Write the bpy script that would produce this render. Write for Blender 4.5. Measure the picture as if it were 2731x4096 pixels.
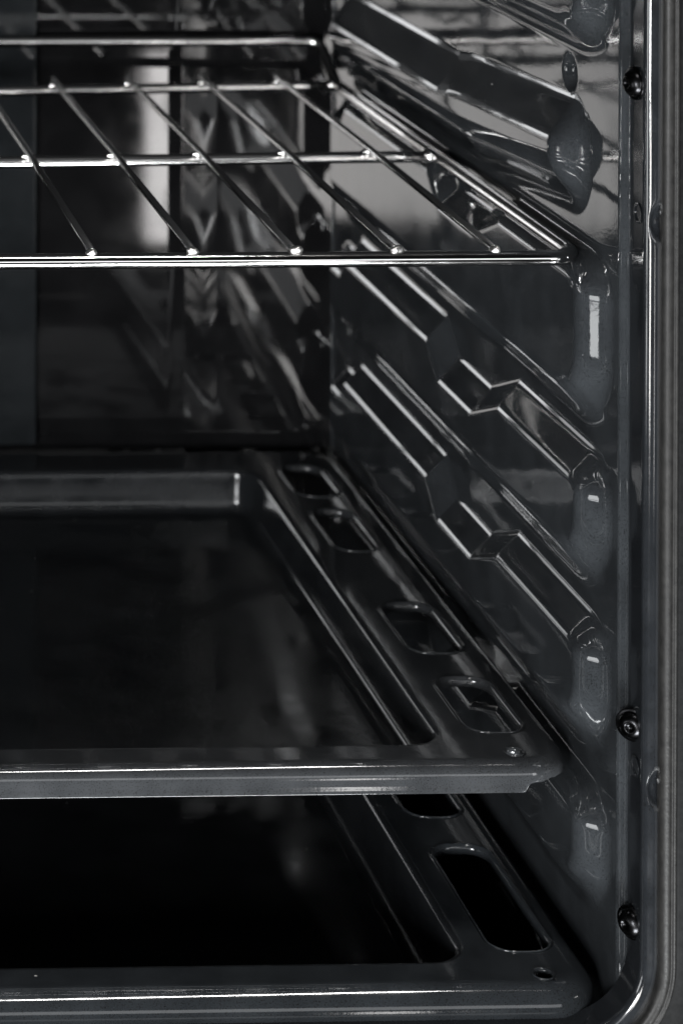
import bpy, bmesh, math
import numpy as np
from mathutils import Vector
from mathutils.geometry import delaunay_2d_cdt

# ------------------------------------------------------------------ reset
for o in list(bpy.data.objects):
    bpy.data.objects.remove(o)
S = bpy.context.scene
COL = S.collection
MM = 0.001
rng = np.random.RandomState(7)

# ------------------------------------------------------------------ camera
# shift-lens camera close in front of the oven, looking in from the upper left
cam_d = bpy.data.cameras.new('camera')
cam = bpy.data.objects.new('camera', cam_d)
COL.objects.link(cam)
S.camera = cam
YAW, PITCH = math.radians(1.5), math.radians(-0.7)
cam.location = (-0.134, -0.985, 0.575)
cam.rotation_euler = (math.pi / 2 + PITCH, 0, -YAW)
cam_d.sensor_fit = 'VERTICAL'
cam_d.sensor_height = 36
cam_d.lens = 92.285
cam_d.shift_x = 0.61512
cam_d.shift_y = -0.86883
cam_d.clip_start = 0.05
cam_d.clip_end = 50
cam_d.dof.use_dof = True
cam_d.dof.focus_distance = 1.03
cam_d.dof.aperture_fstop = 12
cam_d.dof.aperture_blades = 9

# ------------------------------------------------------------------ light
W = bpy.data.worlds.new('World')
S.world = W
W.use_nodes = True
W.node_tree.nodes['Background'].inputs[0].default_value = (0.9, 0.95, 1.0, 1)
W.node_tree.nodes['Background'].inputs[1].default_value = 0.005

def area(name, loc, target, sx, sy, radiance, color=(1, 1, 1)):
    l = bpy.data.lights.new(name, 'AREA')
    l.shape = 'RECTANGLE'
    l.size, l.size_y = sx, sy
    l.energy = radiance * math.pi * sx * sy
    l.color = color
    o = bpy.data.objects.new(name, l)
    COL.objects.link(o)
    o.location = loc
    d = Vector(target) - Vector(loc)
    o.rotation_euler = d.to_track_quat('-Z', 'Y').to_euler()
    return o

area('window_softbox', (-0.46, -1.75, -0.14), (0.05, 0.1, 0.2), 0.56, 0.30, 17, (1.0, 0.98, 0.96))
area('left_window', (-0.91, -1.70, 0.28), (0.1, 0.1, 0.2), 0.50, 0.54, 58, (0.97, 0.985, 1.0))
area('low_front_fill', (0.15, -1.40, -1.20), (0.15, 0.0, 0.2), 1.0, 0.6, 74, (0.96, 0.985, 1.0))  # added fill lamp below view, brightens wall front ends and tray lips
area('side_strip', (0.545, -1.55, -0.15), (0.15, 0.3, 0.2), 0.05, 0.24, 11, (1.0, 0.98, 0.97))
area('overhead_strip', (0.42, -0.23, 1.45), (0.15, 0.0, 0.2), 0.72, 0.05, 110, (1.0, 0.98, 0.96))
area('side_window_upper', (-1.9, -0.8, 0.04), (0.24, 0.03, 0.27), 0.7, 0.56, 5, (0.97, 0.99, 1.0))
area('side_window_lower', (-1.9, -0.8, -0.34), (0.24, 0.03, 0.27), 0.7, 0.10, 5, (0.97, 0.99, 1.0))
area('upper_reflector', (0.2, -2.1, 0.46), (0.1, 0.0, 0.3), 2.8, 0.5, 2.2, (0.96, 0.98, 1.0))

S.view_settings.view_transform = 'Standard'
S.view_settings.look = 'None'
S.view_settings.exposure = 0
S.view_settings.gamma = 1
S.render.engine = 'CYCLES'
S.cycles.use_denoising = True
S.cycles.max_bounces = 14
S.cycles.glossy_bounces = 10
S.cycles.sample_clamp_indirect = 6

# ------------------------------------------------------------------ materials
def nodes_of(name):
    m = bpy.data.materials.new(name)
    m.use_nodes = True
    nt = m.node_tree
    return m, nt, nt.nodes['Principled BSDF']

def noise(nt, coord, scale, detail=2, rough=0.5):
    n = nt.nodes.new('ShaderNodeTexNoise')
    n.inputs['Scale'].default_value = scale
    n.inputs['Detail'].default_value = detail
    n.inputs['Roughness'].default_value = rough
    nt.links.new(coord, n.inputs['Vector'])
    return n

def ramp(nt, fac, p0, p1, c0, c1):
    r = nt.nodes.new('ShaderNodeValToRGB')
    r.color_ramp.elements[0].position = p0
    r.color_ramp.elements[1].position = p1
    r.color_ramp.elements[0].color = (*c0, 1)
    r.color_ramp.elements[1].color = (*c1, 1)
    nt.links.new(fac, r.inputs[0])
    return r

def enamel(name, base, dark, rough=0.07, ior=1.62, speck=0.36, dust=0.0, wave=0.12, wscale=38, seed=0.0, peel=0.03):
    m, nt, p = nodes_of(name)
    tc = nt.nodes.new('ShaderNodeTexCoord')
    mp = nt.nodes.new('ShaderNodeMapping')
    mp.inputs['Location'].default_value = (seed, seed * 1.7, seed * 0.6)
    nt.links.new(tc.outputs['Object'], mp.inputs['Vector'])
    co = mp.outputs['Vector']
    # fired-in grain of the enamel: fine dark pits over a mottled body
    g = noise(nt, co, 1900, 2, 0.55)
    r = ramp(nt, g.outputs['Fac'], speck, speck + 0.10, dark, base)
    mot = noise(nt, co, 45, 3, 0.55)
    mr = ramp(nt, mot.outputs['Fac'], 0.3, 0.75, (0.75, 0.75, 0.75), (1.2, 1.2, 1.2))
    mul = nt.nodes.new('ShaderNodeMix')
    mul.data_type = 'RGBA'
    mul.blend_type = 'MULTIPLY'
    mul.inputs['Factor'].default_value = 1
    nt.links.new(r.outputs[0], mul.inputs[6])
    nt.links.new(mr.outputs[0], mul.inputs[7])
    col = mul.outputs[2]
    rgh = nt.nodes.new('ShaderNodeMapRange')
    rgh.inputs['From Min'].default_value = 0.3
    rgh.inputs['From Max'].default_value = 0.75
    rgh.inputs['To Min'].default_value = rough * 0.6
    rgh.inputs['To Max'].default_value = rough * 1.9
    nt.links.new(mot.outputs['Fac'], rgh.inputs['Value'])
    rv = rgh.outputs[0]
    if dust > 0:
        v = nt.nodes.new('ShaderNodeTexVoronoi')
        v.inputs['Scale'].default_value = 110
        v.inputs['Randomness'].default_value = 1
        dn = noise(nt, co, 700, 2)
        add = nt.nodes.new('ShaderNodeVectorMath')
        add.operation = 'MULTIPLY_ADD'
        add.inputs[1].default_value = (0.002, 0.002, 0.002)
        nt.links.new(dn.outputs['Color'], add.inputs[0])
        nt.links.new(co, add.inputs[2])
        nt.links.new(add.outputs[0], v.inputs['Vector'])
        # only a few cells carry a speck
        sep = nt.nodes.new('ShaderNodeSeparateColor')
        nt.links.new(v.outputs['Color'], sep.inputs[0])
        gt = nt.nodes.new('ShaderNodeMath')
        gt.operation = 'LESS_THAN'
        gt.inputs[1].default_value = dust
        nt.links.new(sep.outputs[0], gt.inputs[0])
        lt = nt.nodes.new('ShaderNodeMath')
        lt.operation = 'LESS_THAN'
        lt.inputs[1].default_value = 0.045
        nt.links.new(v.outputs['Distance'], lt.inputs[0])
        mm = nt.nodes.new('ShaderNodeMath')
        mm.operation = 'MULTIPLY'
        nt.links.new(gt.outputs[0], mm.inputs[0])
        nt.links.new(lt.outputs[0], mm.inputs[1])
        dm = nt.nodes.new('ShaderNodeMix')
        dm.data_type = 'RGBA'
        nt.links.new(mm.outputs[0], dm.inputs['Factor'])
        nt.links.new(col, dm.inputs[6])
        dm.inputs[7].default_value = (0.8, 0.78, 0.75, 1)
        col = dm.outputs[2]
    nt.links.new(col, p.inputs['Base Color'])
    nt.links.new(rv, p.inputs['Roughness'])
    p.inputs['IOR'].default_value = ior
    # slow waviness of pressed and fired sheet plus a trace of orange peel
    w1 = noise(nt, co, wscale, 1)
    b1 = nt.nodes.new('ShaderNodeBump')
    b1.inputs['Strength'].default_value = wave
    b1.inputs['Distance'].default_value = 0.002
    nt.links.new(w1.outputs['Fac'], b1.inputs['Height'])
    w2 = noise(nt, co, 700, 2)
    b2 = nt.nodes.new('ShaderNodeBump')
    b2.inputs['Strength'].default_value = peel
    b2.inputs['Distance'].default_value = 0.0003
    nt.links.new(w2.outputs['Fac'], b2.inputs['Height'])
    nt.links.new(b1.outputs[0], b2.inputs['Normal'])
    nt.links.new(b2.outputs[0], p.inputs['Normal'])
    return m

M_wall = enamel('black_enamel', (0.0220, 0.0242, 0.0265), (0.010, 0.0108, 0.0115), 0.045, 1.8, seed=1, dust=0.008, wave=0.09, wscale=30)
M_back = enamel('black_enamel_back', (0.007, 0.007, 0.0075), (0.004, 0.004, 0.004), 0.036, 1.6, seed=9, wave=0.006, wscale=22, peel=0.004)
M_cover = enamel('grey_black_enamel', (0.0125, 0.0142, 0.0155), (0.0105, 0.0118, 0.0128), 0.06, 1.4, seed=3, wave=0.03)
M_tray = enamel('tray_enamel', (0.026, 0.0275, 0.0295), (0.016, 0.0165, 0.017), 0.07, 1.55, seed=4, dust=0.03, wave=0.012, wscale=14)
M_tray2 = enamel('deep_tray_enamel', (0.022, 0.025, 0.028), (0.014, 0.0147, 0.0155), 0.07, 1.55, seed=14, dust=0.03, wave=0.012, wscale=14)
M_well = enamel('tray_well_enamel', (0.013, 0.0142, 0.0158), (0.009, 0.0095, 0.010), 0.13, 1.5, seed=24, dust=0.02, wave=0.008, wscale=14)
M_frame = enamel('frame_enamel', (0.0095, 0.0105, 0.012), (0.006, 0.0063, 0.0066), 0.08, 1.75, seed=5, dust=0.03, wave=0.02)

def chrome(name, base, rough, scratch=0.15):
    m, nt, p = nodes_of(name)
    tc = nt.nodes.new('ShaderNodeTexCoord')
    n = noise(nt, tc.outputs['Object'], 120, 3)
    r = nt.nodes.new('ShaderNodeMapRange')
    r.inputs['To Min'].default_value = rough * 0.6
    r.inputs['To Max'].default_value = rough * 1.6
    nt.links.new(n.outputs['Fac'], r.inputs['Value'])
    nt.links.new(r.outputs[0], p.inputs['Roughness'])
    p.inputs['Base Color'].default_value = (*base, 1)
    p.inputs['Metallic'].default_value = 1
    n2 = noise(nt, tc.outputs['Object'], 500, 2)
    b = nt.nodes.new('ShaderNodeBump')
    b.inputs['Strength'].default_value = scratch
    b.inputs['Distance'].default_value = 0.0002
    nt.links.new(n2.outputs['Fac'], b.inputs['Height'])
    nt.links.new(b.outputs[0], p.inputs['Normal'])
    return m

M_chrome = chrome('chrome_wire', (0.66, 0.65, 0.64), 0.09, 0.02)
M_rod = chrome('chrome_rod', (0.72, 0.71, 0.70), 0.14, 0.02)
M_weld = chrome('weld_metal', (0.92, 0.90, 0.88), 0.28, 1.0)
M_screw = chrome('blackened_screw', (0.016, 0.016, 0.017), 0.24, 0.02)

def rubber():
    m, nt, p = nodes_of('gasket_rubber')
    tc = nt.nodes.new('ShaderNodeTexCoord')
    n = noise(nt, tc.outputs['Object'], 260, 4, 0.7)
    r = ramp(nt, n.outputs['Fac'], 0.35, 0.75, (0.008, 0.0078, 0.0076), (0.017, 0.0165, 0.0158))
    nt.links.new(r.outputs[0], p.inputs['Base Color'])
    p.inputs['Roughness'].default_value = 0.4
    p.inputs['Specular IOR Level'].default_value = 0.16
    n2 = noise(nt, tc.outputs['Object'], 900, 2)
    b = nt.nodes.new('ShaderNodeBump')
    b.inputs['Strength'].default_value = 0.3
    b.inputs['Distance'].default_value = 0.0003
    nt.links.new(n2.outputs['Fac'], b.inputs['Height'])
    nt.links.new(b.outputs[0], p.inputs['Normal'])
    return m

def coarse_metal():
    m, nt, p = nodes_of('galvanised_dark')
    tc = nt.nodes.new('ShaderNodeTexCoord')
    n = noise(nt, tc.outputs['Object'], 420, 4, 0.7)
    r = ramp(nt, n.outputs['Fac'], 0.35, 0.7, (0.002, 0.0021, 0.0022), (0.006, 0.0061, 0.0063))
    nt.links.new(r.outputs[0], p.inputs['Base Color'])
    p.inputs['Roughness'].default_value = 0.5
    p.inputs['Specular IOR Level'].default_value = 0.06
    return m

def hole_black():
    m, nt, p = nodes_of('hole_black')
    p.inputs['Base Color'].default_value = (0.004, 0.004, 0.004, 1)
    p.inputs['Roughness'].default_value = 0.6
    return m

M_rubber, M_outer, M_hole = rubber(), coarse_metal(), hole_black()

# ------------------------------------------------------------------ helpers
def empty(name, loc=(0, 0, 0)):
    o = bpy.data.objects.new(name, None)
    o.empty_display_size = 0.02
    COL.objects.link(o)
    o.location = Vector(loc) * MM
    return o

def tag(o, label, cat, group=None):
    o['label'] = label
    o['category'] = cat
    if group:
        o['group'] = group

def mesh_from(name, verts, faces, mat, smooth=True):
    me = bpy.data.meshes.new(name)
    me.from_pydata([tuple(float(c) * MM for c in v) for v in verts], [], faces)
    me.materials.append(mat)
    if smooth:
        me.polygons.foreach_set('use_smooth', [True] * len(me.polygons))
    me.update()
    return me

def link(name, me, parent=None, loc=(0, 0, 0)):
    o = bpy.data.objects.new(name, me)
    COL.objects.link(o)
    o.parent = parent
    o.location = Vector(loc) * MM
    return o

def part(name, verts, faces, mat, parent, loc=(0, 0, 0), smooth=True):
    return link(name, mesh_from(name, verts, faces, mat, smooth), parent, loc)

def rounded(pts, rad, closed=False, seg=8):
    """polyline in 3D with its corners rounded; rad: number or per-point list"""
    P = [np.array(p, float) for p in pts]
    n = len(P)
    out = []
    for i in range(n):
        r = rad[i] if isinstance(rad, (list, tuple)) else rad
        if (not closed and i in (0, n - 1)) or r <= 0:
            out.append(P[i])
            continue
        a, b, c = P[i - 1], P[i], P[(i + 1) % n]
        u = (a - b) / np.linalg.norm(a - b)
        v = (c - b) / np.linalg.norm(c - b)
        ang = math.acos(np.clip(u @ v, -1, 1))
        t = r / math.tan(ang / 2)
        p0, p1 = b + u * t, b + v * t
        bis = (u + v) / np.linalg.norm(u + v)
        cen = b + bis * (r / math.sin(ang / 2))
        e0, e1 = p0 - cen, p1 - cen
        tot = math.acos(np.clip(e0 @ e1 / (r * r), -1, 1))
        for k in range(seg + 1):
            s = k / seg
            out.append(cen + (e0 * math.sin((1 - s) * tot) + e1 * math.sin(s * tot)) / math.sin(tot))
    return out

def tube(path, r, closed=False, n=16, caps=True):
    P = [np.array(p, float) for p in path]
    m = len(P)
    verts, faces = [], []
    T = []
    for i in range(m):
        if closed:
            t = P[(i + 1) % m] - P[i - 1]
        else:
            t = P[min(i + 1, m - 1)] - P[max(i - 1, 0)]
        T.append(t / np.linalg.norm(t))
    ref = np.array([0, 0, 1.0]) if abs(T[0][2]) < 0.9 else np.array([1.0, 0, 0])
    nrm = ref - T[0] * (ref @ T[0])
    nrm /= np.linalg.norm(nrm)
    for i in range(m):
        nrm = nrm - T[i] * (nrm @ T[i])
        nrm /= np.linalg.norm(nrm)
        b = np.cross(T[i], nrm)
        rr = r[i] if isinstance(r, (list, tuple)) else r
        for k in range(n):
            a = 2 * math.pi * k / n
            verts.append(P[i] + rr * (math.cos(a) * nrm + math.sin(a) * b))
    L = m if closed else m - 1
    for i in range(L):
        for k in range(n):
            a, b_ = i * n + k, i * n + (k + 1) % n
            c, d = ((i + 1) % m) * n + (k + 1) % n, ((i + 1) % m) * n + k
            faces.append((a, b_, c, d))
    if caps and not closed:
        faces.append(tuple(range(n))[::-1])
        faces.append(tuple(range((m - 1) * n, m * n)))
    return verts, faces

def rrect(x0, x1, y0, y1, r, seg=10, step=8.0, cnt=None):
    """rounded rectangle loop in 2D, counter-clockwise, straight runs subdivided;
    returns points and outward normals"""
    pts, nrm = [], []
    cs = [((x1 - r, y0 + r), -90), ((x1 - r, y1 - r), 0), ((x0 + r, y1 - r), 90), ((x0 + r, y0 + r), 180)]
    for i, ((cx, cy), a0) in enumerate(cs):
        for k in range(seg + 1):
            a = math.radians(a0 + 90 * k / seg)
            pts.append((cx + r * math.cos(a), cy + r * math.sin(a)))
            nrm.append((math.cos(a), math.sin(a)))
        (nx, ny), b0 = cs[(i + 1) % 4]
        a = math.radians(a0 + 90)
        p = pts[-1]
        q = (nx + r * math.cos(a), ny + r * math.sin(a))
        L = math.hypot(q[0] - p[0], q[1] - p[1])
        m = cnt[i % 2] if cnt else max(1, int(L / step))
        for k in range(1, m):
            s = k / m
            pts.append((p[0] + (q[0] - p[0]) * s, p[1] + (q[1] - p[1]) * s))
            nrm.append((math.cos(a), math.sin(a)))
    return np.array(pts), np.array(nrm)

def lathe(profile, n=28):
    """profile of (radius, height) revolved about local +Z; starts and may end on the axis"""
    verts, faces, rings = [], [], []
    for (r, h) in profile:
        if r < 1e-6:
            rings.append([len(verts)])
            verts.append((0, 0, h))
        else:
            rings.append(list(range(len(verts), len(verts) + n)))
            for k in range(n):
                a = 2 * math.pi * k / n
                verts.append((r * math.cos(a), r * math.sin(a), h))
    for a, b in zip(rings[:-1], rings[1:]):
        for k in range(n):
            k2 = (k + 1) % n
            if len(a) == 1:
                faces.append((a[0], b[k], b[k2]))
            elif len(b) == 1:
                faces.append((a[k], b[0], a[k2]))
            else:
                faces.append((a[k], b[k], b[k2], a[k2]))
    return verts, faces

def rmax(a, b, c):
    both = (a > -c) & (b > -c)
    return np.where(both, np.sqrt(np.maximum(a + c, 0) ** 2 + np.maximum(b + c, 0) ** 2) - c, np.maximum(a, b))

def smin(a, b, k):
    h = np.maximum(k - np.abs(a - b), 0) / k
    return np.minimum(a, b) - h * h * k * 0.25

def smax(a, b, k):
    return -smin(-a, -b, k)

def sstep(a, b, x):
    t = np.clip((x - a) / (b - a), 0, 1)
    return t * t * (3 - 2 * t)

# ================================================================== OVEN
oven = empty('built_in_oven')
tag(oven, 'black enamelled oven cavity with ribbed side wall, screws and door gasket', 'oven')

Z_TOP, Z_FLOOR, Y_BACK = 446.0, 4.0, 427.0
X_OUT = 240.0
R_BACK = 1.0

# ---- ribbed side wall: pressed panels with sloping ledges that carry shelf and trays
def notch(z, drop=13.7):
    return [(-20, z), (122, z), (158, z - drop), (205, z - drop), (223, z), (366, z), (375, z - 9), (460, z - 9)]

PANELS = [
    # ledge line, ledge width, bottom line (inner), bottom width, front (inner), front width, height, roundings
    dict(top=[(-20, 470), (460, 470)], wt=10, bot=404, wb=10, yf=32, wf=18, h=10, cb=1.2, ct=0.6),
    dict(top=[(-20, 356.5), (56, 356), (170, 350.5), (190, 349), (205, 347), (460, 346)], wt=15, bot=[(-20, 345), (53, 345), (173, 337), (460, 336)], wb=15, yf=54, wf=13, h=11, cb=0.3, ct=0.3, k=0.15, hard=True),
    dict(top=notch(306), wt=9, bot=259, wb=12, yf=29.5, wf=16, h=10, cb=1.5, ct=0.7),
    dict(top=notch(226.3), wt=11, bot=195, wb=12, yf=29.5, wf=16, h=10, cb=1.5, ct=0.5),
    dict(top=notch(162.6), wt=9.5, bot=130, wb=12, yf=29.5, wf=16, h=10, cb=1.5, ct=0.5),
    dict(top=notch(96.8), wt=9.5, bot=66, wb=12, yf=29.5, wf=16, h=10, cb=1.5, ct=0.5),
    dict(top=notch(20), wt=9.5, bot=-40, wb=12, yf=29.5, wf=16, h=10, cb=1.5, ct=0.5),
]

def wall_height(y, z):
    H = np.zeros_like(y)
    for p in PANELS:
        zt = np.interp(y, [q[0] for q in p['top']], [q[1] for q in p['top']])
        zb = p['bot'] if not isinstance(p['bot'], list) else np.interp(y, [q[0] for q in p['bot']], [q[1] for q in p['bot']])
        nt_ = (z - zt) / p['wt']
        nb = (zb - z) / p['wb']
        nf = (p['yf'] - y) / p['wf']
        nk = (y - 396.0) / 10.0
        Dt = rmax(nt_, nf, p['ct'])
        Db = rmax(nb, nf, p['cb'])
        D = np.maximum(Dt, Db)
        D = rmax(D, nk, 0.6)
        D = np.clip(D, -3, 3)
        k = p.get('k', 0.17) + 0.2 * sstep(-0.25, 0.25, np.maximum(np.maximum(nb, nf), nk) - nt_)
        q = smax(smin(1.0 - D, np.ones_like(D), k), np.zeros_like(D), k)
        qs = 0.5 + 0.5 * np.cos(np.pi * np.clip(D * 0.92 + 0.04, 0, 1))      # soft dished front ends
        wf_ = sstep(-0.35, 0.35, nf - np.maximum(nt_, nb)) * (0.0 if p.get('hard') else 1.0)
        q = q * (1 - wf_) + qs * wf_
        H = np.maximum(H, p['h'] * q)
    # shallow round boss between the two upper panels
    d = np.hypot((y - 63) / 8.5, (z - 380.3) / 8.0)
    H = H - 4.0 * (1 - sstep(0.55, 1.0, d))
    # the sheet steps out to meet the front frame
    H = H - 2.9 * (1 - sstep(4.8, 10.0, y))
    return H

ys = np.concatenate([np.arange(4.6, 12.0, 0.4), np.arange(12.0, 70.0, 0.8), np.arange(70.0, Y_BACK - 2.4 - R_BACK + 0.01, 1.0)])
zs = np.arange(Z_FLOOR, Z_TOP + 0.5, 0.9)
Yg, Zg = np.meshgrid(ys, zs, indexing='ij')
Xg = X_OUT - wall_height(Yg, Zg)
arc = [math.radians(a) for a in np.linspace(0, 90, 10)[1:]]
cols_x = [Xg[i] for i in range(len(ys))] + [np.full(len(zs), X_OUT - R_BACK + R_BACK * math.cos(a)) for a in arc]
cols_y = [Yg[i] for i in range(len(ys))] + [np.full(len(zs), Y_BACK - 2.4 - R_BACK + R_BACK * math.sin(a)) for a in arc]
nC, nZ = len(cols_x), len(zs)
V = np.stack([np.array(cols_x), np.array(cols_y), np.tile(zs, (nC, 1))], -1).reshape(-1, 3)
def grid_mesh(name, V, n0, n1, mat):
    a = (np.arange(n0 - 1)[:, None] * n1 + np.arange(n1 - 1)[None, :]).ravel()
    quads = np.stack([a, a + 1, a + n1 + 1, a + n1], -1).astype(np.int32)
    me = bpy.data.meshes.new(name)
    me.vertices.add(len(V))
    me.vertices.foreach_set('co', (V * MM).astype(np.float32).ravel())
    me.loops.add(quads.size)
    me.loops.foreach_set('vertex_index', quads.ravel())
    me.polygons.add(len(quads))
    me.polygons.foreach_set('loop_start', np.arange(0, quads.size, 4, dtype=np.int32))
    me.polygons.foreach_set('use_smooth', np.ones(len(quads), dtype=bool))
    me.materials.append(mat)
    me.update(calc_edges=True)
    return me

wall_me = grid_mesh('side_wall', V, nC, nZ, M_wall)
wall = link('side_wall', wall_me, oven)
wall['label'] = 'pressed black enamel side wall with stepped shelf ledges'
wall_l = link('side_wall', wall_me, oven)
wall_l.scale = (-1, 1, 1)

# ---- back wall, fan cover, ceiling, floor
def grid(x0, x1, z0, z1, fn, nx=60, nz=60):
    v, f = [], []
    for i in range(nx + 1):
        for j in range(nz + 1):
            v.append(fn(x0 + (x1 - x0) * i / nx, z0 + (z1 - z0) * j / nz))
    for i in range(nx):
        for j in range(nz):
            a = i * (nz + 1) + j
            f.append((a, a + nz + 1, a + nz + 2, a + 1))
    return v, f

BW = [(0, 0), (158.2, 0), (158.4, 0.05), (158.8, 0.5), (159.0, 0.55), (176.8, 0.55), (177.2, 0.57), (224, 2.4), (X_OUT - R_BACK, 2.4)]
bx = sorted(set([s_ * q for q, _ in BW for s_ in (-1, 1)] + [float(q) for q in np.arange(-220, 221, 10)]))
bv, bf = [], []
for x in bx:
    d = float(np.interp(abs(x), [q[0] for q in BW], [q[1] for q in BW]))
    for z in np.linspace(Z_FLOOR, Z_TOP, 12):
        bv.append((x, Y_BACK - d, z))
for i in range(len(bx) - 1):
    for j in range(11):
        a = i * 12 + j
        bf.append((a, a + 12, a + 13, a + 1))
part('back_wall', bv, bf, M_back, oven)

def box_bevel(name, x0, x1, y0, y1, z0, z1, bev, mat, parent, seg=4):
    bm = bmesh.new()
    r = bmesh.ops.create_cube(bm, size=1)
    for vv in bm.verts:
        vv.co = Vector(((x0 + x1) / 2 + vv.co.x * (x1 - x0), (y0 + y1) / 2 + vv.co.y * (y1 - y0), (z0 + z1) / 2 + vv.co.z * (z1 - z0))) * MM
    bmesh.ops.bevel(bm, geom=bm.edges[:], offset=bev * MM, segments=seg, affect='EDGES', profile=0.5)
    me = bpy.data.meshes.new(name)
    bm.to_mesh(me)
    bm.free()
    me.materials.append(mat)
    me.polygons.foreach_set('use_smooth', [True] * len(me.polygons))
    o = link(name, me, parent)
    w = o.modifiers.new('wn', 'WEIGHTED_NORMAL')
    return o

fc = box_bevel('fan_cover', -79, 79, Y_BACK - 6, Y_BACK - 0.5, 113, 409, 2.2, M_cover, oven)
fc['label'] = 'flat grey-black cover panel on the back wall'

M_ceil = enamel('ceiling_enamel', (0.006, 0.006, 0.0065), (0.004, 0.004, 0.004), 0.5, 1.3, seed=21)
part('cavity_ceiling', [(-X_OUT, 5, Z_TOP), (X_OUT, 5, Z_TOP), (X_OUT, Y_BACK, Z_TOP), (-X_OUT, Y_BACK, Z_TOP)], [(0, 1, 2, 3)], M_ceil, oven)
part('cavity_floor', [(-X_OUT, 5, Z_FLOOR), (X_OUT, 5, Z_FLOOR), (X_OUT, Y_BACK, Z_FLOOR), (-X_OUT, Y_BACK, Z_FLOOR), (-X_OUT, 5, 27), (X_OUT, 5, 27)],
     [(0, 1, 2, 3), (4, 5, 1, 0)], M_back, oven)

# ---- front frame, door gasket and outer plate swept round the opening
OX, OZ0, OZ1, OR = 243.0, 29.5, 452.0, 27.0
lp, ln = rrect(-OX, OX, OZ0, OZ1, OR, seg=16, step=1.6)

def sweep(profile, dents=False):
    v, f = [], []
    m = len(profile)
    for (px, pz), (nx, nz) in zip(lp, ln):
        for (o, y) in profile:
            x, z, yy = px + nx * o, pz + nz * o, y
            if dents and nx > 0.99:
                for zc in (337.0, 122.5):
                    d = math.hypot((x - 248.6) / 4.6, (z - zc) / 7.5)
                    if d < 1 and y < -8.5:
                        yy = y + 2.2 * (1 - float(sstep(0.45, 1.0, np.array(d))))
            v.append((x, yy, z))
    n = len(lp)
    for i in range(n):
        for j in range(m - 1):
            a, b = i * m + j, ((i + 1) % n) * m + j
            f.append((a, a + 1, b + 1, b))
    return v, f

prof = [(-0.2, 5.0), (-0.2, 4.6), (-0.18, 3.0), (-0.12, -2.0), (-0.1, -6.5), (-0.1, -6.8)]
R = 3.0
for k in range(1, 9):
    a = math.radians(90 * k / 8)
    prof.append((R - R * math.cos(a) - 0.1, -6.8 - R * math.sin(a)))
prof += [(o, -9.9) for o in (3.4, 3.9, 4.4, 4.9, 5.4, 6.0, 8, 12, 12.6)]
v, f = sweep(prof, True)
fr = part('front_frame', v, f, M_frame, oven)

gp = [(5.3, -9.6), (5.3, -11.8), (5.6, -12.8), (6.3, -13.6), (7.3, -14.0), (8.2, -14.1), (8.9, -13.9), (9.3, -13.6), (9.6, -13.7), (9.9, -14.1),
      (10.5, -14.4), (11.1, -13.9), (11.5, -12.6), (11.7, -11), (11.8, -9.6)]
v, f = sweep(gp)
gk = part('door_gasket', v, f, M_rubber, oven)
gk['label'] = 'grey rubber door gasket running round the opening'
op = [(11.9, -9.8), (12.4, -10.4), (13.5, -10.6), (40, -10.6), (42, -9)]
v, f = sweep(op)
part('outer_plate', v, f, M_outer, oven)

# ---- screws (domed heads facing into the opening) and empty screw holes
def screw_mesh():
    prof_ = [(0, 3.1), (0.5, 3.12), (1.0, 3.3), (1.5, 3.75), (1.75, 4.15), (2.1, 4.22), (2.9, 4.0), (3.8, 3.5), (4.6, 2.75), (5.0, 2.0), (5.15, 1.5), (5.2, 1.25),
             (5.35, 1.2), (6.1, 1.15), (6.3, 1.0), (6.35, 0.75), (6.35, -0.5)]
    v, f = lathe(prof_, 48)
    return mesh_from('screw', v, f, M_screw)

SM = screw_mesh()
for (y, z, rz) in ((-0.4, 388.0, 0.2), (-0.2, 143.2, 0.9), (0.0, 67.4, 0.5)):
    o = link('screw', SM, oven, (242.6, y, z))
    o.rotation_euler = (rz, -math.pi / 2, 0)
hv, hf = lathe([(0, -2.2), (2.2, -2.2), (2.7, -1.5), (2.9, 0.0), (3.1, 0.16), (3.6, 0.14), (4.0, 0.0)], 26)
HM = mesh_from('screw_hole', hv, hf, M_frame)
HM.materials.append(M_hole)
for i, p in enumerate(HM.polygons):
    if i < 26 * 2:
        p.material_index = 1
for (y, z) in ((-2.6, 339.0), (-2.6, 128.2)):
    o = link('screw_hole', HM, oven, (242.55, y, z))
    o.rotation_euler = (0, -math.pi / 2, 0)
    o.scale = (1, 1, 0.9)

# ================================================================== WIRE RACK
rack = empty('wire_rack', (0, 0, 0))
tag(rack, 'chrome wire oven shelf with raised back bar above the two trays', 'oven rack')
RW, RZ, RY0, RY1 = 234.0, 312.5, 35.0, 396.0
path = [(-RW, RY0, RZ), (RW, RY0, RZ), (RW, RY1, RZ), (RW - 4, 417, RZ + 20), (-RW + 4, 417, RZ + 20), (-RW, RY1, RZ)]
path = rounded(path, [13, 13, 10, 8, 8, 10], closed=True, seg=10)
# straight runs subdivided so that the wire is not perfectly straight
fine = []
for i, p in enumerate(path):
    q = path[(i + 1) % len(path)]
    L = np.linalg.norm(q - p)
    m = max(1, int(L / 25))
    for k in range(m):
        fine.append(p + (q - p) * k / m)
v, f = tube(fine, 3.05, closed=True, n=20)
part('frame', v, f, M_chrome, rack)

def bar_y(x, yend, sag):
    return yend - sag * (0.5 + 0.5 * math.cos(math.pi * x / RW))

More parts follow.
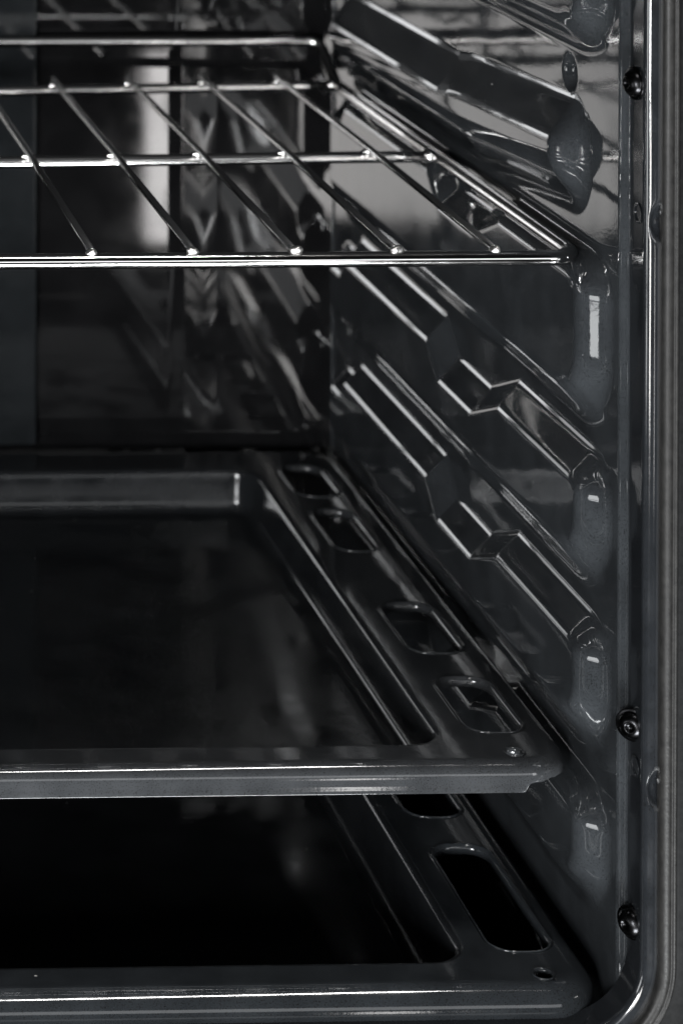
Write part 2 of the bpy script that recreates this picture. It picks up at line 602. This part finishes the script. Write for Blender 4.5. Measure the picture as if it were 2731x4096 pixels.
BARS = ((219.5, 7.0), (393.0, 12.0))
for yend, sag in BARS:
    pts = [(x, bar_y(x, yend, sag), RZ) for x in np.linspace(-RW + 1, RW - 1, 25)]
    v, f = tube(pts, 2.75, n=18)
    part('cross_bar', v, f, M_chrome, rack)
    for s in (-1, 1):
        bv, bf = tube([(s * (RW - 6.5), yend, RZ + 0.4), (s * (RW - 4), yend, RZ + 0.6), (s * (RW - 1.5), yend, RZ + 0.6)], [2.4, 3.5, 2.6], n=12)
        part('weld', bv, bf, M_chrome, rack)

def weld_mesh(seed, r):
    rs = np.random.RandomState(seed)
    bm = bmesh.new()
    bmesh.ops.create_icosphere(bm, subdivisions=3, radius=1)
    lump = [(rs.normal(size=3), rs.uniform(0.12, 0.28)) for _ in range(9)]
    for vv in bm.verts:
        n_ = np.array(vv.co)
        d = 1.0
        for c, a in lump:
            c = c / np.linalg.norm(c)
            d += a * max(0, (n_ @ c - 0.55) / 0.45) - 0.04
        vv.co = Vector(n_ * d * r * MM)
    me = bpy.data.meshes.new('weld_bead')
    bm.to_mesh(me)
    bm.free()
    me.materials.append(M_weld)
    me.polygons.foreach_set('use_smooth', [True] * len(me.polygons))
    return me

rod_x = sorted(set([2.2 - 39.7 * k for k in range(0, 6)] + [41.9 + 39.7 * k for k in range(0, 5)]))
for i, x in enumerate(rod_x):
    dx = 1.0 * rng.uniform(-1, 1)
    zr = RZ + 2.75 + 1.55
    zf = RZ + 3.05 + 0.4
    ym = bar_y(x, *BARS[0])
    yb = bar_y(x, *BARS[1])
    pts = [(x, RY0 + 0.8, zf), (x + 1.1 + dx * 0.3, ym, zr), (x + 1.2 + dx * 0.6, yb, zr), (x + 1.2 + dx * 0.6, yb + 6.5, zr + 0.2)]
    sm = rounded(pts, [0, 400, 60, 0], seg=6)
    v, f = tube(list(sm), 1.65, n=16)
    rod = part('rod', v, f, M_rod, rack)
    b = link('weld_bead', weld_mesh(30 + i, 2.5), rod, (x, RY0 - 0.2, zf + 0.1))
    b.scale = (1.0, 0.9, 0.9)
    for (yy, xo) in ((ym, x + 1.1 + dx * 0.3), (yb, x + 1.2 + dx * 0.6)):
        wv, wf = tube([(xo - 4.5, yy, RZ + 1.6), (xo - 2.6, yy, RZ + 2.3), (xo, yy, RZ + 3.3), (xo + 2.6, yy, RZ + 2.3), (xo + 4.5, yy, RZ + 1.6)], [0.6, 1.2, 1.9, 1.2, 0.6], n=10)
        part('weld', wv, wf, M_chrome, rod)

# ================================================================== TRAYS
def slot_loop(x0, x1, y0, y1, r, skew=0.0, n=9):
    p, nn = rrect(x0, x1, y0, y1, r, seg=n, step=6)
    return p, nn

def inside(pt, poly):
    x, y = pt
    if x < poly[:, 0].min() or x > poly[:, 0].max() or y < poly[:, 1].min() or y > poly[:, 1].max():
        return False
    poly = poly.tolist()
    c = False
    n = len(poly)
    j = n - 1
    for i in range(n):
        xi, yi = poly[i]
        xj, yj = poly[j]
        if (yi > y) != (yj > y) and x < (xj - xi) * (y - yi) / (yj - yi) + xi:
            c = not c
        j = i
    return c

def make_tray(name, label, mat, half, depth, R, skirt, rim_f, rim_b, inner_half, slots, hole, basin, loc, hem_cut=None):
    t = empty(name, loc)
    tag(t, label, 'baking tray', 'enamel trays in the oven')
    out_p, out_n = rrect(-half + R, half - R, R, depth - R, 22 - R, seg=14, step=3.0)
    def in_loop(o):
        return rrect(-inner_half - o, inner_half + o, rim_f - o, depth - rim_b + o, max(16 + o, 3.0), seg=12, cnt=(24, 30))
    in_p, in_n = in_loop(0.0)
    loops = [out_p, in_p]
    hl = []
    for (x0, x1, y0, y1, r) in slots:
        x0, x1, y0, y1, r = x0 - 1.5, x1 + 1.8, y0 - 1.8, y1 + 1.8, r + 1.8
        hl.append(rrect(x0, x1, y0, y1, r, seg=10, step=6))
        hl.append(rrect(-x1, -x0, y0, y1, r, seg=10, step=6))
    for s in (1, -1):
        a = np.linspace(0, 2 * math.pi, 29)[:-1]
        c = np.stack([np.cos(a), np.sin(a)], -1)
        hl.append((np.array([s * hole[0], hole[1]]) + c * hole[2], c))
    loops += [h[0] for h in hl]
    guard = [out_p - 0.35 * out_n, in_p + 0.35 * in_n] + [h[0] + 0.35 * h[1] for h in hl]
    P2, E2, L2 = [], [], []
    for l in loops + guard:
        b = len(P2)
        P2 += [Vector((float(x), float(y))) for x, y in l]
        E2 += [(b + i, b + (i + 1) % len(l)) for i in range(len(l))]
        L2.append(b)
    vo, eo, fo, ov, oe, of = delaunay_2d_cdt(P2, E2, [], 0, 1e-6)
    V = [(p.x, p.y, 0.0) for p in vo]
    F = []
    for tri in fo:
        c = sum((vo[i] for i in tri), Vector((0, 0))) / len(tri)
        if not inside(c, out_p) or any(inside(c, l) for l in loops[1:]):
            continue
        F.append(tuple(tri))
    # map of original index -> output index
    omap = {}
    for oi, srcs in enumerate(ov):
        for s_ in srcs:
            omap[s_] = oi
    # outer skirt
    def strip(base, pts, nrm, profile_fn, close=True):
        n = len(pts)
        prev = [omap[base + i] for i in range(n)]
        m = len(profile_fn(0))
        for k in range(m):
            cur = []
            for i in range(n):
                o, z = profile_fn(i)[k]
                cur.append(len(V))
                V.append((pts[i][0] + nrm[i][0] * o, pts[i][1] + nrm[i][1] * o, z))
            for i in range(n):
                j = (i + 1) % n
                F.append((prev[i], cur[i], cur[j], prev[j]))
            prev = cur
    def skirt_prof(i):
        x, y = out_p[i]
        pr = []
        for k in range(1, 9):
            a = math.radians(90 * k / 8)
            pr.append((R * math.sin(a), -R + R * math.cos(a)))
        full = True
        if hem_cut is not None and (abs(x) > hem_cut or y > R + 0.5):
            full = False
        if full:
            b = skirt
            pr += [(R, -(R + (b - R) * 0.4)), (R + 0.05, -b + 2.6), (R + 0.2, -b + 1.9), (R + 0.3, -b + 1.2), (R + 0.3, -b + 0.5), (R + 0.3, -b + 0.2), (R + 0.3, -b)]
        else:
            b = skirt - 3.4 + 0.35 * math.sin(i * 0.9) + 0.25 * math.sin(i * 2.3)
            if hem_cut is None:
                b = skirt
            pr += [(R, -(R + (b - R) * 0.4)), (R, -(R + (b - R) * 0.6)), (R - 0.1, -(R + (b - R) * 0.75)), (R - 0.2, -b + 0.6), (R - 0.3, -b + 0.3), (R - 0.6, -b), (R - 1.2, -b + 0.1)]
        return pr
    strip(L2[0], out_p, out_n, skirt_prof)
    for h, base in zip(hl, L2[2:2 + len(hl)]):
        rl = 0.6 if len(h[0]) == 28 else 1.8
        pr = [(-rl * math.sin(math.radians(a)), -rl + rl * math.cos(math.radians(a))) for a in (15, 30, 45, 60, 75, 90)] + [(-rl, -3.6)]
        strip(base, h[0], h[1], lambda i, pr=pr: pr)
    # small rolled rim towards the basin (still rim), then the basin itself
    rim_me = mesh_from('rim', V, F, mat)
    rim = link('rim', rim_me, t)
    sol = rim.modifiers.new('sheet', 'SOLIDIFY')
    sol.thickness = 0.7 * MM
    sol.offset = -1
    # basin
    r1, dep, slope, r2 = basin
    prof_ = [(0, 0)]
    ang = math.atan2(slope, dep)          # lean of the wall
    for k in range(1, 9):
        a = (math.pi / 2 - ang) * k / 8
        prof_.append((-r1 * math.sin(a), -r1 + r1 * math.cos(a)))
    end = prof_[-1]
    # straight wall down to the lower fillet
    dz = -dep + r2 * (1 - math.sin(ang)) 
    z1 = dz
    x1 = end[0] - (end[1] - z1) * math.tan(ang)
    for s_ in (0.33, 0.66, 1.0):
        prof_.append((end[0] + (x1 - end[0]) * s_, end[1] + (z1 - end[1]) * s_))
    cx, cz = x1 - r2 * math.cos(ang), z1 + r2 * math.sin(ang)
    for k in range(1, 9):
        a = ang + (math.pi / 2 - ang) * k / 8
        prof_.append((cx + r2 * math.cos(a), cz - r2 * math.sin(a)))
    prof_.append((prof_[-1][0] - 3, prof_[-1][1]))
    BV, BF = [], []
    n = len(in_p)
    m = len(prof_)
    for k in range(m):
        o, z = prof_[k]
        lo_p, _ = in_loop(o)
        for i in range(n):
            BV.append((lo_p[i][0], lo_p[i][1], z))
    for k in range(m - 1):
        for i in range(n):
            j = (i + 1) % n
            BF.append((k * n + i, k * n + j, (k + 1) * n + j, (k + 1) * n + i))
    # flat floor: the last loop shrunk in steps towards the middle line
    last = BV[-n:]
    b_ = len(BV)
    BV += last
    BF.append(tuple(b_ + i for i in range(n)))
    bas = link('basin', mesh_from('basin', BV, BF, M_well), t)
    bas.data.polygons[len(BF) - 1].use_smooth = False
    return t

# upper, shallow tray
make_tray('baking_tray', 'shallow black enamel tray with two short slots beside its front corner, on the upper runner', M_tray,
          half=235.0, depth=380.0, R=6.0, skirt=11.2, rim_f=17.5, rim_b=31.0, inner_half=189.0,
          slots=[(200.5, 223.5, 29.0, 82.0, 8.5), (200.5, 223.5, 108.0, 164.0, 8.5), (200.5, 221.0, 229.0, 286.0, 8.5), (200.5, 222.0, 305.0, 352.0, 8.5)],
          hole=(212.0, 10.5, 4.4), basin=(3.0, 21.0, 2.6, 6.0), loc=(0, 34.0, 113.0), hem_cut=214.0)
# lower, deep tray
make_tray('deep_baking_tray', 'deep black enamel tray with a long side slot, lowest in the oven', M_tray2,
          half=235.5, depth=366.0, R=9.0, skirt=20.0, rim_f=21.5, rim_b=16.0, inner_half=189.5,
          slots=[(200.0, 224.5, 30.0, 117.0, 9.5), (200.0, 224.5, 143.0, 223.0, 9.5), (200.0, 224.5, 249.0, 336.0, 9.5)],
          hole=(213.5, 12.5, 4.6), basin=(3.0, 28.0, 3.0, 6.0), loc=(0, 2.0, 40.0))
